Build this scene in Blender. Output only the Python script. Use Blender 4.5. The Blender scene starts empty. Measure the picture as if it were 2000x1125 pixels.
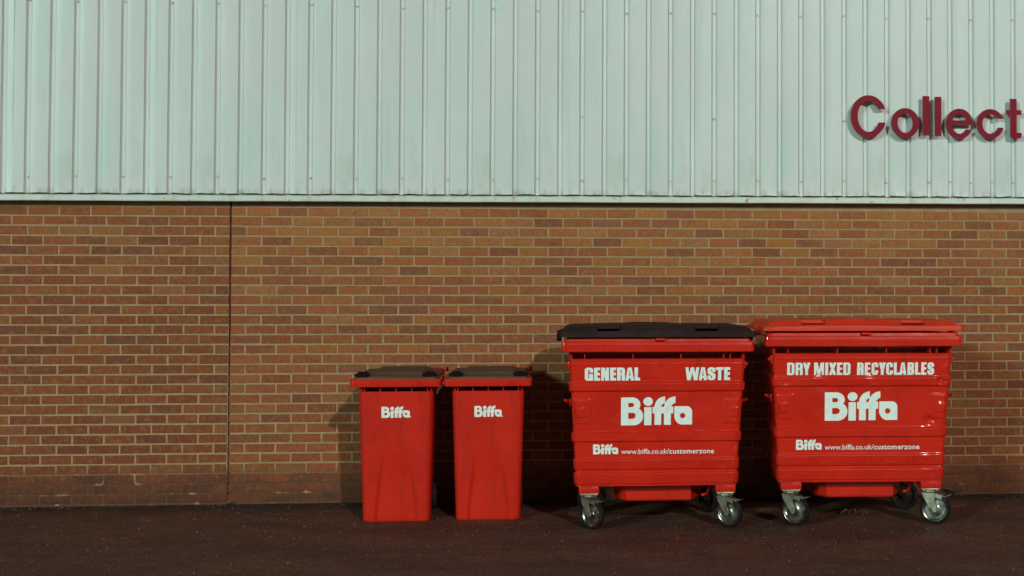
import bpy, bmesh, math, random
import numpy as np
from mathutils import Vector, Matrix, noise
R = math.radians
random.seed(7)
scene = bpy.context.scene
COL = scene.collection

# ------------------------------------------------------------------ camera
cam_d = bpy.data.cameras.new('camera'); cam = bpy.data.objects.new('camera', cam_d); COL.objects.link(cam)
cam_d.sensor_width = 36.0; cam_d.lens = 36.0*2770/2000
cam_d.shift_x = -(1350-1000)/2000; cam_d.shift_y = -(562.5-500)/2000; cam_d.clip_start = 0.1; cam_d.clip_end = 2000
yaw, pit, roll = 0.100181, 0.028856, -0.000413
fwd = Vector((math.sin(yaw)*math.cos(pit), math.cos(yaw)*math.cos(pit), math.sin(pit)))
rt0 = Vector((math.cos(yaw), -math.sin(yaw), 0)); up0 = rt0.cross(fwd)
rt = rt0*math.cos(roll) - up0*math.sin(roll); up = rt0*math.sin(roll) + up0*math.cos(roll)
M3 = Matrix((rt, up, -fwd)).transposed()
cam.matrix_world = Matrix.Translation((2.29477, -11.08887, 1.57283)) @ M3.to_4x4()
scene.camera = cam
scene.render.resolution_x = 1024; scene.render.resolution_y = 576

# ------------------------------------------------------------------ light
SUN_POS = Vector((0.28, -1.0, 0.35)).normalized()       # towards the sun
sun_elev = math.asin(SUN_POS.z); sun_rot = math.atan2(SUN_POS.x, SUN_POS.y)
sd = bpy.data.lights.new('sun', 'SUN'); sun = bpy.data.objects.new('sun', sd); COL.objects.link(sun)
sd.energy = 1.40; sd.angle = R(1.0); sd.color = (0.93, 1.0, 0.88)
sun.rotation_euler = SUN_POS.to_track_quat('Z', 'Y').to_euler()
LAMP_PATCH_POS = Vector((-0.70, -1.0, 0.285)).normalized()     # added bright sky patch standing in for an unseen lamp, front left
LAMP_PATCH_K = 195.0; LAMP_PATCH_RGB = (0.62, 1.0, 0.84)

w = bpy.data.worlds.new('World'); scene.world = w; w.use_nodes = True
nt = w.node_tree; nt.nodes.clear()
def N(t, nt, **kw):
    n = nt.nodes.new(t)
    for k, v in kw.items():
        if k.startswith('i_'): n.inputs[k[2:].replace('_', ' ')].default_value = v
        else: setattr(n, k, v)
    return n
sky = N('ShaderNodeTexSky', nt); sky.sky_type = 'NISHITA'; sky.sun_disc = False
sky.sun_elevation = sun_elev; sky.sun_rotation = sun_rot
bg = N('ShaderNodeBackground', nt); bg.inputs['Strength'].default_value = 0.012
nt.links.new(sky.outputs[0], bg.inputs['Color'])
tc = N('ShaderNodeTexCoord', nt)
dot = N('ShaderNodeVectorMath', nt, operation='DOT_PRODUCT'); dot.inputs[1].default_value = LAMP_PATCH_POS
nt.links.new(tc.outputs['Generated'], dot.inputs[0])
m1 = N('ShaderNodeMath', nt, operation='SUBTRACT'); m1.inputs[0].default_value = 1.0      # 1-cos
nt.links.new(dot.outputs['Value'], m1.inputs[1])
m2 = N('ShaderNodeMath', nt, operation='MULTIPLY'); m2.inputs[1].default_value = -800.0     # gaussian, about 2 degrees
nt.links.new(m1.outputs[0], m2.inputs[0])
m3 = N('ShaderNodeMath', nt, operation='EXPONENT'); nt.links.new(m2.outputs[0], m3.inputs[0])
m4 = N('ShaderNodeMath', nt, operation='MULTIPLY'); m4.inputs[1].default_value = LAMP_PATCH_K
nt.links.new(m3.outputs[0], m4.inputs[0])
bg2 = N('ShaderNodeBackground', nt); bg2.inputs['Color'].default_value = (*LAMP_PATCH_RGB, 1)
nt.links.new(m4.outputs[0], bg2.inputs['Strength'])
add = N('ShaderNodeAddShader', nt); wo = N('ShaderNodeOutputWorld', nt)
nt.links.new(bg.outputs[0], add.inputs[0]); nt.links.new(bg2.outputs[0], add.inputs[1]); nt.links.new(add.outputs[0], wo.inputs['Surface'])
w.cycles.sampling_method = 'MANUAL'; w.cycles.sample_map_resolution = 1024

vs = scene.view_settings; scene.display_settings.display_device = 'sRGB'
vs.view_transform = 'Standard'; vs.look = 'None'; vs.exposure = 0.0; vs.gamma = 1.0; vs.use_curve_mapping = False

# ------------------------------------------------------------------ materials
def mat(name, base, rough=0.5, metal=0.0, spec=0.5, coat=0.0, bump=None, var=None, extra=None):
    """base colour; var=(scale, colour2, lo, hi, stretch) patches; bump=(scale, strength, dist, stretch)"""
    m = bpy.data.materials.new(name); m.use_nodes = True; t = m.node_tree; b = t.nodes['Principled BSDF']
    b.inputs['Base Color'].default_value = (*base, 1); b.inputs['Roughness'].default_value = rough
    b.inputs['Metallic'].default_value = metal; b.inputs['Specular IOR Level'].default_value = spec
    b.inputs['Coat Weight'].default_value = coat; b.inputs['Coat Roughness'].default_value = 0.06
    co = N('ShaderNodeTexCoord', t).outputs['Object']
    col = None
    for v in (var or []):
        sc, c2, lo, hi, st = v
        mp = N('ShaderNodeMapping', t); mp.inputs['Scale'].default_value = st; t.links.new(co, mp.inputs[0])
        nz = N('ShaderNodeTexNoise', t); nz.inputs['Scale'].default_value = sc; nz.inputs['Detail'].default_value = 6
        nz.inputs['Roughness'].default_value = 0.65; t.links.new(mp.outputs[0], nz.inputs['Vector'])
        mr = N('ShaderNodeMapRange', t); mr.inputs[1].default_value = lo; mr.inputs[2].default_value = hi
        t.links.new(nz.outputs['Fac'], mr.inputs[0])
        mx = N('ShaderNodeMix', t, data_type='RGBA'); t.links.new(mr.outputs[0], mx.inputs[0])
        if col is None: mx.inputs[6].default_value = (*base, 1)
        else: t.links.new(col, mx.inputs[6])
        mx.inputs[7].default_value = (*c2, 1); col = mx.outputs[2]
    if col is not None: t.links.new(col, b.inputs['Base Color'])
    prev = None
    for bp in (bump or []):
        sc, stg, dist, st = bp
        mp = N('ShaderNodeMapping', t); mp.inputs['Scale'].default_value = st; t.links.new(co, mp.inputs[0])
        nz = N('ShaderNodeTexNoise', t); nz.inputs['Scale'].default_value = sc; nz.inputs['Detail'].default_value = 5
        t.links.new(mp.outputs[0], nz.inputs['Vector'])
        bn = N('ShaderNodeBump', t); bn.inputs['Strength'].default_value = stg; bn.inputs['Distance'].default_value = dist
        t.links.new(nz.outputs['Fac'], bn.inputs['Height'])
        if prev: t.links.new(prev, bn.inputs['Normal'])
        prev = bn.outputs[0]
    if prev: t.links.new(prev, b.inputs['Normal'])
    if extra: extra(t, b, co)
    return m
I3 = (1, 1, 1)
M = {}
M['redsteel'] = mat('red_steel_paint', (0.61, 0.0195, 0.0085), 0.30, coat=0.38, spec=0.12,
    var=[(2.2, (0.54, 0.015, 0.007), 0.42, 0.62, I3), (30, (0.30, 0.02, 0.012), 0.64, 0.72, I3), (9, (0.68, 0.036, 0.014), 0.6, 0.75, (1, 1, 3)), (26, (0.60, 0.075, 0.045), 0.66, 0.72, (.35, 1, 4)), (5, (0.40, 0.018, 0.010), 0.58, 0.75, (2.5, 1, .5))],
    bump=[(4, 0.35, 0.02, I3), (90, 0.05, 0.002, I3)])
M['redplastic'] = mat('red_bin_plastic', (0.60, 0.019, 0.0085), 0.42, spec=0.18,
    var=[(3, (0.53, 0.015, 0.007), 0.4, 0.65, I3), (14, (0.50, 0.022, 0.012), 0.62, 0.75, (1, 1, .3)), (60, (0.28, 0.03, 0.02), 0.68, 0.76, I3), (22, (0.62, 0.07, 0.045), 0.67, 0.72, (2.5, 1, .5)), (4, (0.42, 0.016, 0.009), 0.55, 0.72, (2.2, 1, .6))],
    bump=[(250, 0.08, 0.001, I3)])
M['redlid'] = mat('red_lid_plastic', (0.66, 0.031, 0.011), 0.42, spec=0.2,
    var=[(5, (0.58, 0.024, 0.010), 0.4, 0.65, I3), (40, (0.32, 0.05, 0.03), 0.66, 0.76, I3)], bump=[(200, 0.08, 0.001, I3)])
M['blacklid'] = mat('black_lid_plastic', (0.024, 0.0095, 0.011), 0.7, spec=0.10,
    var=[(6, (0.036, 0.018, 0.018), 0.4, 0.65, I3), (35, (0.06, 0.030, 0.026), 0.64, 0.76, I3)], bump=[(160, 0.12, 0.001, I3)])
M['greylid'] = mat('faded_grey_lid_plastic', (0.155, 0.075, 0.053), 0.8, spec=0.08,
    var=[(6, (0.115, 0.055, 0.040), 0.4, 0.65, I3), (45, (0.05, 0.03, 0.025), 0.62, 0.74, I3)], bump=[(160, 0.15, 0.001, I3)])
M['blackpart'] = mat('black_hardware', (0.011, 0.006, 0.006), 0.8, spec=.06, bump=[(90, 0.2, 0.001, I3)])
M['decal'] = mat('white_vinyl', (0.80, 0.80, 0.80), 0.4, spec=0.3, var=[(25, (0.66, 0.66, 0.66), 0.5, 0.75, I3)])
M['galv'] = mat('galvanised_steel', (0.38, 0.34, 0.28), 0.40, metal=0.7,
    var=[(16, (0.20, 0.13, 0.09), 0.42, 0.66, I3), (40, (0.45, 0.42, 0.36), 0.55, 0.75, I3)], bump=[(80, 0.25, 0.002, I3)])
M['rimmetal'] = mat('zinc_wheel_rim', (0.52, 0.52, 0.50), 0.24, metal=0.92, var=[(18, (0.14, 0.09, 0.07), 0.42, 0.62, I3)], bump=[(60, 0.2, 0.002, I3)])
M['galv_shaded'] = mat('shaded_steel', (0.020, 0.014, 0.012), 0.7, metal=0.2, spec=.2, var=[(20, (0.06, 0.045, 0.035), 0.58, 0.72, I3)], bump=[(60, 0.3, 0.002, I3)])  # castor steel darkened to paint in the shade under the containers
M['rubber'] = mat('black_rubber', (0.012, 0.008, 0.008), 0.8, spec=0.15, var=[(14, (0.05, 0.034, 0.026), 0.5, 0.75, I3)], bump=[(120, 0.25, 0.001, I3)])
M['crimson'] = mat('crimson_sign_acrylic', (0.22, 0.005, 0.018), 0.35, spec=0.06, var=[(4, (0.21, 0.009, 0.024), 0.45, 0.65, I3)])
M['signedge'] = mat('sign_return', (0.40, 0.17, 0.15), 0.5)
M['leaf'] = mat('dry_leaf', (0.12, 0.055, 0.03), 0.7, var=[(30, (0.05, 0.025, 0.015), 0.45, 0.65, I3)])
M['weed'] = mat('weed_green', (0.06, 0.06, 0.025), 0.7, var=[(30, (0.10, 0.05, 0.03), 0.45, 0.65, I3)])
M['sealant'] = mat('joint_sealant', (0.065, 0.016, 0.012), 0.9, spec=.05, var=[(10, (0.09, 0.035, 0.025), 0.5, 0.65, (1, 1, 1.5))], bump=[(30, 0.8, 0.006, I3)])
M['dark'] = mat('dark_backing', (0.02, 0.015, 0.014), 0.9)

def clad_extra(t, b, co):
    # rust and drip stains along the bottom edge, object z measured from the sheet bottom
    sep = N('ShaderNodeSeparateXYZ', t); t.links.new(co, sep.inputs[0])
    mr = N('ShaderNodeMapRange', t); mr.inputs[1].default_value = 0.055; mr.inputs[2].default_value = 0.0
    t.links.new(sep.outputs['Z'], mr.inputs[0])
    mp = N('ShaderNodeMapping', t); mp.inputs['Scale'].default_value = (1, 1, .25); t.links.new(co, mp.inputs[0])
    nz = N('ShaderNodeTexNoise', t); nz.inputs['Scale'].default_value = 14; nz.inputs['Detail'].default_value = 4; t.links.new(mp.outputs[0], nz.inputs['Vector'])
    m2_ = N('ShaderNodeMapRange', t); m2_.inputs[1].default_value = 0.48; m2_.inputs[2].default_value = 0.72; t.links.new(nz.outputs['Fac'], m2_.inputs[0])
    mu = N('ShaderNodeMath', t, operation='MULTIPLY'); t.links.new(mr.outputs[0], mu.inputs[0]); t.links.new(m2_.outputs[0], mu.inputs[1])
    src = b.inputs['Base Color'].links[0].from_socket
    mx = N('ShaderNodeMix', t, data_type='RGBA'); t.links.new(mu.outputs[0], mx.inputs[0]); t.links.new(src, mx.inputs[6]); mx.inputs[7].default_value = (0.30, 0.17, 0.10, 1)
    t.links.new(mx.outputs[2], b.inputs['Base Color'])
M['clad'] = mat('pale_mint_steel_cladding', (0.625, 0.635, 0.65), 0.38, spec=0.30,
    var=[(0.8, (0.51, 0.555, 0.55), 0.35, 0.65, (3, 1, .7)), (5, (0.60, 0.575, 0.585), 0.45, 0.7, (3, 1, .25)), (0.45, (0.60, 0.56, 0.58), 0.45, 0.60, (1, 1, 1.4)), (2.5, (0.50, 0.50, 0.48), 0.60, 0.74, (1.5, 1, .5)), (60, (0.34, 0.30, 0.26), 0.70, 0.80, (1, 1, .6))],
    bump=[(1.6, 0.25, 0.02, (1, 1, .5)), (9, 0.05, 0.01, (1, 1, .4))], extra=clad_extra)
M['flash'] = mat('pale_flashing', (0.53, 0.535, 0.515), 0.45, var=[(7, (0.44, 0.34, 0.26), 0.48, 0.68, (1.6, 1, .6)), (3, (0.52, 0.55, 0.52), 0.4, 0.6, (3, 1, 1)), (22, (0.30, 0.12, 0.06), 0.62, 0.70, I3)])

def brick_mat():
    m = bpy.data.materials.new('wire_cut_brick'); m.use_nodes = True; t = m.node_tree; b = t.nodes['Principled BSDF']
    b.inputs['Roughness'].default_value = 0.85; b.inputs['Specular IOR Level'].default_value = 0.25
    at = N('ShaderNodeVertexColor', t); at.layer_name = 'Col'
    co = N('ShaderNodeTexCoord', t).outputs['Object']
    def nz(sc, st, det=6, ro=.65):
        mp = N('ShaderNodeMapping', t); mp.inputs['Scale'].default_value = st; t.links.new(co, mp.inputs[0])
        n = N('ShaderNodeTexNoise', t); n.inputs['Scale'].default_value = sc; n.inputs['Detail'].default_value = det; n.inputs['Roughness'].default_value = ro
        t.links.new(mp.outputs[0], n.inputs['Vector']); return n.outputs['Fac']
    def rng(x, a, bb, c=0, d=1):
        r = N('ShaderNodeMapRange', t); r.inputs[1].default_value = a; r.inputs[2].default_value = bb; r.inputs[3].default_value = c; r.inputs[4].default_value = d
        t.links.new(x, r.inputs[0]); return r.outputs[0]
    def mix(f, a, c2, mode='MIX'):
        x = N('ShaderNodeMix', t, data_type='RGBA', blend_type=mode)
        if isinstance(f, float): x.inputs[0].default_value = f
        else: t.links.new(f, x.inputs[0])
        t.links.new(a, x.inputs[6])
        if isinstance(c2, tuple): x.inputs[7].default_value = (*c2, 1)
        else: t.links.new(c2, x.inputs[7])
        return x.outputs[2]
    c = at.outputs['Color']
    # drag-wire texture: short vertical scratches, and pits
    drag = rng(nz(120, (1, 1, .22)), .35, .65, .74, 1.22)
    g = N('ShaderNodeCombineColor', t)
    for i in range(3): t.links.new(drag, g.inputs[i])
    c = mix(1.0, c, g.outputs[0], 'MULTIPLY')
    c = mix(rng(nz(22, I3), .5, .72, 0, .45), c, (0.34, 0.17, 0.08))
    c = mix(rng(nz(14, (1, 1, 1.8)), .54, .72, 0, .5), c, (0.13, 0.055, 0.036))
    c = mix(rng(nz(75, I3), .66, .72, 0, .8), c, (0.05, 0.025, 0.018))
    # splashed dirt near the foot of the wall, deepened as painted light falloff
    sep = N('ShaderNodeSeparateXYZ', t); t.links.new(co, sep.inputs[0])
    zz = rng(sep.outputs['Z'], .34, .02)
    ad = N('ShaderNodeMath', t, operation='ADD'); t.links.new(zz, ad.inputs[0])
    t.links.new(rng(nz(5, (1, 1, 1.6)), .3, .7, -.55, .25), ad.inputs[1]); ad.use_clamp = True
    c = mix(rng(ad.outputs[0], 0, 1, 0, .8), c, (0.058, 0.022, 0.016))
    t.links.new(c, b.inputs['Base Color'])
    bn = N('ShaderNodeBump', t); bn.inputs['Strength'].default_value = .55; bn.inputs['Distance'].default_value = .004
    t.links.new(nz(110, (1, 1, .35)), bn.inputs['Height'])
    bn2 = N('ShaderNodeBump', t); bn2.inputs['Strength'].default_value = .35; bn2.inputs['Distance'].default_value = .006
    t.links.new(nz(25, I3), bn2.inputs['Height']); t.links.new(bn.outputs[0], bn2.inputs['Normal']); t.links.new(bn2.outputs[0], b.inputs['Normal'])
    return m
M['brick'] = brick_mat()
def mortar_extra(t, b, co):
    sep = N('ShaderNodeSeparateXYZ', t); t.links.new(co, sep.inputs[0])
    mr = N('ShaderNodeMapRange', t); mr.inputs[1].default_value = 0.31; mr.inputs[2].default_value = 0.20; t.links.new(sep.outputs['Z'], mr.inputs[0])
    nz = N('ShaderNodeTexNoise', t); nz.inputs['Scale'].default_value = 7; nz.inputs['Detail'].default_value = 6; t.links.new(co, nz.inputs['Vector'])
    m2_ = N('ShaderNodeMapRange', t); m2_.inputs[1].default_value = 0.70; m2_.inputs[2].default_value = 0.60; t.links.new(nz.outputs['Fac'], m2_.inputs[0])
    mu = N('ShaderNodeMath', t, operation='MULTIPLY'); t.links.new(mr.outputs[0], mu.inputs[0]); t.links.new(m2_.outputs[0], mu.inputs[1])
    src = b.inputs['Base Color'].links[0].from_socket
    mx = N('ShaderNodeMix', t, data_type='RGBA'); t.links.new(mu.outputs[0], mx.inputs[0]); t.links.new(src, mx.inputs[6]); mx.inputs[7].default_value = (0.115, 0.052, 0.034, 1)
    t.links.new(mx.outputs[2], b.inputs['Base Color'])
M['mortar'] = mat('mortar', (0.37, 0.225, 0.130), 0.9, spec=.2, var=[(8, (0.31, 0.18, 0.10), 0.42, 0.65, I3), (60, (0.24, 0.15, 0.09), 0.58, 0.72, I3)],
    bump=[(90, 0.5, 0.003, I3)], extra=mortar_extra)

def ground_mat():
    m = bpy.data.materials.new('worn_asphalt'); m.use_nodes = True; t = m.node_tree; b = t.nodes['Principled BSDF']
    b.inputs['Specular IOR Level'].default_value = 0.3
    co = N('ShaderNodeTexCoord', t).outputs['Object']
    def nz(sc, st=I3, det=6, ro=.6):
        mp = N('ShaderNodeMapping', t); mp.inputs['Scale'].default_value = st; t.links.new(co, mp.inputs[0])
        n = N('ShaderNodeTexNoise', t); n.inputs['Scale'].default_value = sc; n.inputs['Detail'].default_value = det; n.inputs['Roughness'].default_value = ro
        t.links.new(mp.outputs[0], n.inputs['Vector']); return n.outputs['Fac']
    def rng(x, a, bb, c=0, d=1):
        r = N('ShaderNodeMapRange', t); r.inputs[1].default_value = a; r.inputs[2].default_value = bb; r.inputs[3].default_value = c; r.inputs[4].default_value = d
        t.links.new(x, r.inputs[0]); return r.outputs[0]
    def mix(f, a, c2):
        x = N('ShaderNodeMix', t, data_type='RGBA'); t.links.new(f, x.inputs[0])
        if isinstance(a, tuple): x.inputs[6].default_value = (*a, 1)
        else: t.links.new(a, x.inputs[6])
        x.inputs[7].default_value = (*c2, 1); return x.outputs[2]
    c = mix(rng(nz(34, det=8, ro=.75), .40, .60), (0.075, 0.026, 0.018), (0.21, 0.075, 0.047))
    c = mix(rng(nz(11, det=8, ro=.8), .52, .66, 0, .6), c, (0.050, 0.019, 0.014))
    c = mix(rng(nz(2.2, det=5, ro=.7), .50, .62, 0, .35), c, (0.19, 0.066, 0.041))
    c = mix(rng(nz(0.9, (1, 2.2, 1)), .42, .62, 0, .7), c, (0.066, 0.025, 0.019))        # damp, oily patches
    c = mix(rng(nz(4.5, (1, 3, 1)), .5, .7, 0, .55), c, (0.040, 0.022, 0.019))
    # loose light grit
    vo = N('ShaderNodeTexVoronoi', t); vo.inputs['Scale'].default_value = 38; t.links.new(co, vo.inputs['Vector'])
    gs = rng(vo.outputs['Distance'], .20, .12)
    sc_ = N('ShaderNodeSeparateColor', t); t.links.new(vo.outputs['Color'], sc_.inputs[0])
    mu = N('ShaderNodeMath', t, operation='MULTIPLY'); t.links.new(gs, mu.inputs[0]); t.links.new(rng(sc_.outputs[0], .90, .94), mu.inputs[1])
    c = mix(mu.outputs[0], c, (0.34, 0.22, 0.16))
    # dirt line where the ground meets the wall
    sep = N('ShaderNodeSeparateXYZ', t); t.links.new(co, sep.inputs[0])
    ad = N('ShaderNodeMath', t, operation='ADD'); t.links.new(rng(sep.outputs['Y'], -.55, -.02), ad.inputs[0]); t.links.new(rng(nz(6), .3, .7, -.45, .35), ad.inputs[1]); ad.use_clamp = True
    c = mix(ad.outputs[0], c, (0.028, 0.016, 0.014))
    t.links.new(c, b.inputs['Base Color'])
    t.links.new(rng(nz(1.3), .35, .65, .55, .9), b.inputs['Roughness'])
    bn = N('ShaderNodeBump', t); bn.inputs['Strength'].default_value = 1.0; bn.inputs['Distance'].default_value = .014
    t.links.new(nz(42, det=8, ro=.7), bn.inputs['Height'])
    bn2 = N('ShaderNodeBump', t); bn2.inputs['Strength'].default_value = .5; bn2.inputs['Distance'].default_value = .05
    t.links.new(nz(5), bn2.inputs['Height']); t.links.new(bn.outputs[0], bn2.inputs['Normal']); t.links.new(bn2.outputs[0], b.inputs['Normal'])
    return m
M['ground'] = ground_mat()

# ------------------------------------------------------------------ helpers
def empty(name, loc, rz=0, label=None, cat=None, group=None):
    o = bpy.data.objects.new(name, None); COL.objects.link(o); o.location = loc; o.rotation_euler = (0, 0, rz)
    o.empty_display_size = .1
    if label: o['label'] = label
    if cat: o['category'] = cat
    if group: o['group'] = group
    return o
def link(name, me, m, parent=None, smooth=35):
    if not isinstance(m, (list, tuple)): m = [m]
    for x in m: me.materials.append(x)
    if smooth: me.shade_smooth(); me.set_sharp_from_angle(angle=R(smooth))
    o = bpy.data.objects.new(name, me); COL.objects.link(o)
    if parent: o.parent = parent
    return o
class MB:
    def __init__(s): s.v = []; s.f = []
    def add(s, vs, fs):
        k = len(s.v); s.v += [tuple(v) for v in vs]; s.f += [tuple(i+k for i in f) for f in fs]; return s
    def box(s, x0, x1, y0, y1, z0, z1, c=0.0):
        if c <= 0:
            vs = [(x, y, z) for z in (z0, z1) for y in (y0, y1) for x in (x0, x1)]
            return s.add(vs, [(0, 2, 3, 1), (4, 5, 7, 6), (0, 1, 5, 4), (2, 6, 7, 3), (0, 4, 6, 2), (1, 3, 7, 5)])
        bm = bmesh.new(); bmesh.ops.create_cube(bm, size=1)
        for v in bm.verts: v.co = Vector(((x0+x1)/2+v.co.x*(x1-x0), (y0+y1)/2+v.co.y*(y1-y0), (z0+z1)/2+v.co.z*(z1-z0)))
        bmesh.ops.bevel(bm, geom=bm.edges[:], offset=c, segments=2, affect='EDGES', profile=.5)
        return s.bm(bm)
    def bm(s, bm, mx=None):
        bm.verts.index_update()
        s.add([(mx @ v.co if mx else v.co) for v in bm.verts], [tuple(v.index for v in f.verts) for f in bm.faces]); bm.free(); return s
    def cyl(s, p0, p1, r0, r1=None, n=20, cap=True):
        r1 = r0 if r1 is None else r1; p0 = Vector(p0); p1 = Vector(p1); d = (p1-p0).normalized()
        a = d.orthogonal().normalized(); b = d.cross(a); vs = []
        for p, r in ((p0, r0), (p1, r1)):
            vs += [p + a*r*math.cos(2*math.pi*i/n) + b*r*math.sin(2*math.pi*i/n) for i in range(n)]
        fs = [(i, (i+1) % n, n+(i+1) % n, n+i) for i in range(n)]
        if cap: fs += [tuple(range(n))[::-1], tuple(range(n, 2*n))]
        return s.add(vs, fs)
    def lathe(s, prof, mx, n=36):     # prof: (r, h) around local Z
        vs = []; k = len(prof)
        for i in range(n):
            a = 2*math.pi*i/n
            vs += [mx @ Vector((r*math.cos(a), r*math.sin(a), h)) for r, h in prof]
        fs = [(i*k+j, ((i+1) % n)*k+j, ((i+1) % n)*k+j+1, i*k+j+1) for i in range(n) for j in range(k-1)]
        return s.add(vs, fs)
    def xf(s, mx): s.v = [tuple(mx @ Vector(v)) for v in s.v]; return s
    def mesh(s, name):
        me = bpy.data.meshes.new(name); me.from_pydata(s.v, [], s.f)
        bm = bmesh.new(); bm.from_mesh(me); bmesh.ops.recalc_face_normals(bm, faces=bm.faces[:]); bm.to_mesh(me); bm.free()
        return me
    def build(s, name, m, parent=None, smooth=35): return link(name, s.mesh(name), m, parent, smooth)
def sst(a, b, x):
    t = min(1, max(0, (x-a)/(b-a))); return t*t*(3-2*t)

def ring_pts(hxf, hxb, yf, yb, r, nf=20, nb=8, ns=10, nc=5):
    """rounded trapezoid seen from above, counter-clockwise from front left; returns (x, y, nx, ny)"""
    P = []
    def seg(a, b, n, nrm):
        for i in range(n): t = i/n; P.append((a[0]+(b[0]-a[0])*t, a[1]+(b[1]-a[1])*t, nrm[0], nrm[1]))
    def arc(cx, cy, a0, n=nc):
        for i in range(n): a = R(a0+90*i/n); P.append((cx+r*math.cos(a), cy+r*math.sin(a), math.cos(a), math.sin(a)))
    seg((-hxf+r, yf), (hxf-r, yf), nf, (0, -1)); arc(hxf-r, yf+r, -90)
    seg((hxf, yf+r), (hxb, yb-r), ns, (1, 0)); arc(hxb-r, yb-r, 0)
    seg((hxb-r, yb), (-hxb+r, yb), nb, (0, 1)); arc(-hxb+r, yb-r, 90)
    seg((-hxb, yb-r), (-hxf, yf+r), ns, (-1, 0)); arc(-hxf+r, yf+r, 180)
    return P
def loft(mb, rings, close_bottom=True, close_top=False):
    n = len(rings[0]); vs = [p for r in rings for p in r]
    fs = [(j*n+i, j*n+(i+1) % n, (j+1)*n+(i+1) % n, (j+1)*n+i) for j in range(len(rings)-1) for i in range(n)]
    if close_bottom: fs.append(tuple(range(n))[::-1])
    if close_top: fs.append(tuple(range((len(rings)-1)*n, len(rings)*n)))
    return mb.add(vs, fs)

# ---- signed-distance lettering: outlines cut as real thin shapes
def sbox(x0, x1, y0, y1): return lambda X, Y: np.maximum(abs(X-(x0+x1)/2)-(x1-x0)/2, abs(Y-(y0+y1)/2)-(y1-y0)/2)
def sell(cx, cy, rx, ry): return lambda X, Y: (np.sqrt(((X-cx)/rx)**2+((Y-cy)/ry)**2)-1)*min(rx, ry)
def srb(x0, x1, y0, y1, rx, ry=None):   # box with elliptical corners
    ry = ry or rx
    def f(X, Y):
        ax = (abs(X-(x0+x1)/2)-(x1-x0)/2+rx)/rx; ay = (abs(Y-(y0+y1)/2)-(y1-y0)/2+ry)/ry
        o = np.sqrt(np.maximum(ax, 0)**2+np.maximum(ay, 0)**2); i = np.minimum(np.maximum(ax, ay), 0)
        return (o+i-1)*min(rx, ry)
    return f
def spoly(pts):       # convex polygon, any order of winding
    cx = sum(p[0] for p in pts)/len(pts); cy = sum(p[1] for p in pts)/len(pts); E = []
    for i in range(len(pts)):
        a, b = pts[i], pts[(i+1) % len(pts)]; nx, ny = b[1]-a[1], a[0]-b[0]; l = math.hypot(nx, ny); nx /= l; ny /= l
        if (cx-a[0])*nx+(cy-a[1])*ny > 0: nx, ny = -nx, -ny
        E.append((nx, ny, nx*a[0]+ny*a[1]))
    def f(X, Y):
        v = None
        for nx, ny, d in E:
            e = nx*X+ny*Y-d; v = e if v is None else np.maximum(v, e)
        return v
    return f
def U(*fs):
    def f(X, Y):
        v = fs[0](X, Y)
        for g in fs[1:]: v = np.minimum(v, g(X, Y))
        return v
    return f
def D(a, *fs):
    def f(X, Y):
        v = a(X, Y)
        for g in fs: v = np.maximum(v, -g(X, Y))
        return v
    return f
def Ix(a, b): return lambda X, Y: np.maximum(a(X, Y), b(X, Y))
def contours(f, x0, x1, y0, y1, h):
    nx = int((x1-x0)/h)+3; ny = int((y1-y0)/h)+3
    xs = x0-h*1.013+np.arange(nx)*h; ys = y0-h*1.017+np.arange(ny)*h
    V = f(*np.meshgrid(xs, ys)); V = np.where(V == 0, 1e-9, V); V[0] = V[-1] = 1; V[:, 0] = V[:, -1] = 1
    seg = {}; pt = {}
    def P(a, b):
        k = (a, b) if a < b else (b, a)
        if k not in pt:
            (j0, i0), (j1, i1) = k; t = V[j0, i0]/(V[j0, i0]-V[j1, i1])
            pt[k] = (xs[i0]+(xs[i1]-xs[i0])*t, ys[j0]+(ys[j1]-ys[j0])*t)
        return k
    for j in range(ny-1):
        for i in range(nx-1):
            c = [(j, i), (j, i+1), (j+1, i+1), (j+1, i)]; s = [V[q] < 0 for q in c]
            if all(s) or not any(s): continue
            cr = [(k, s[k]) for k in range(4) if s[k] != s[(k+1) % 4]]
            outs = [P(c[k], c[(k+1) % 4]) for k, ins in cr if ins]; ins_ = [P(c[k], c[(k+1) % 4]) for k, q in cr if not q]
            if len(outs) == 1: seg[outs[0]] = ins_[0]
            else:
                for k, q in cr:
                    if q: seg[P(c[k], c[(k+1) % 4])] = P(c[(k-1) % 4], c[k])
    loops = []
    while seg:
        a = next(iter(seg)); L = [pt[a]]; b = seg.pop(a)
        while b != a and b in seg: L.append(pt[b]); b = seg.pop(b)
        if len(L) > 3:
            # drop collinear points
            Q = [L[k] for k in range(len(L)) if abs((L[k][0]-L[k-1][0])*(L[(k+1) % len(L)][1]-L[k][1])-(L[k][1]-L[k-1][1])*(L[(k+1) % len(L)][0]-L[k][0])) > 1e-7*h/0.01]
            if len(Q) > 2: loops.append(Q)
    return loops
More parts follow.
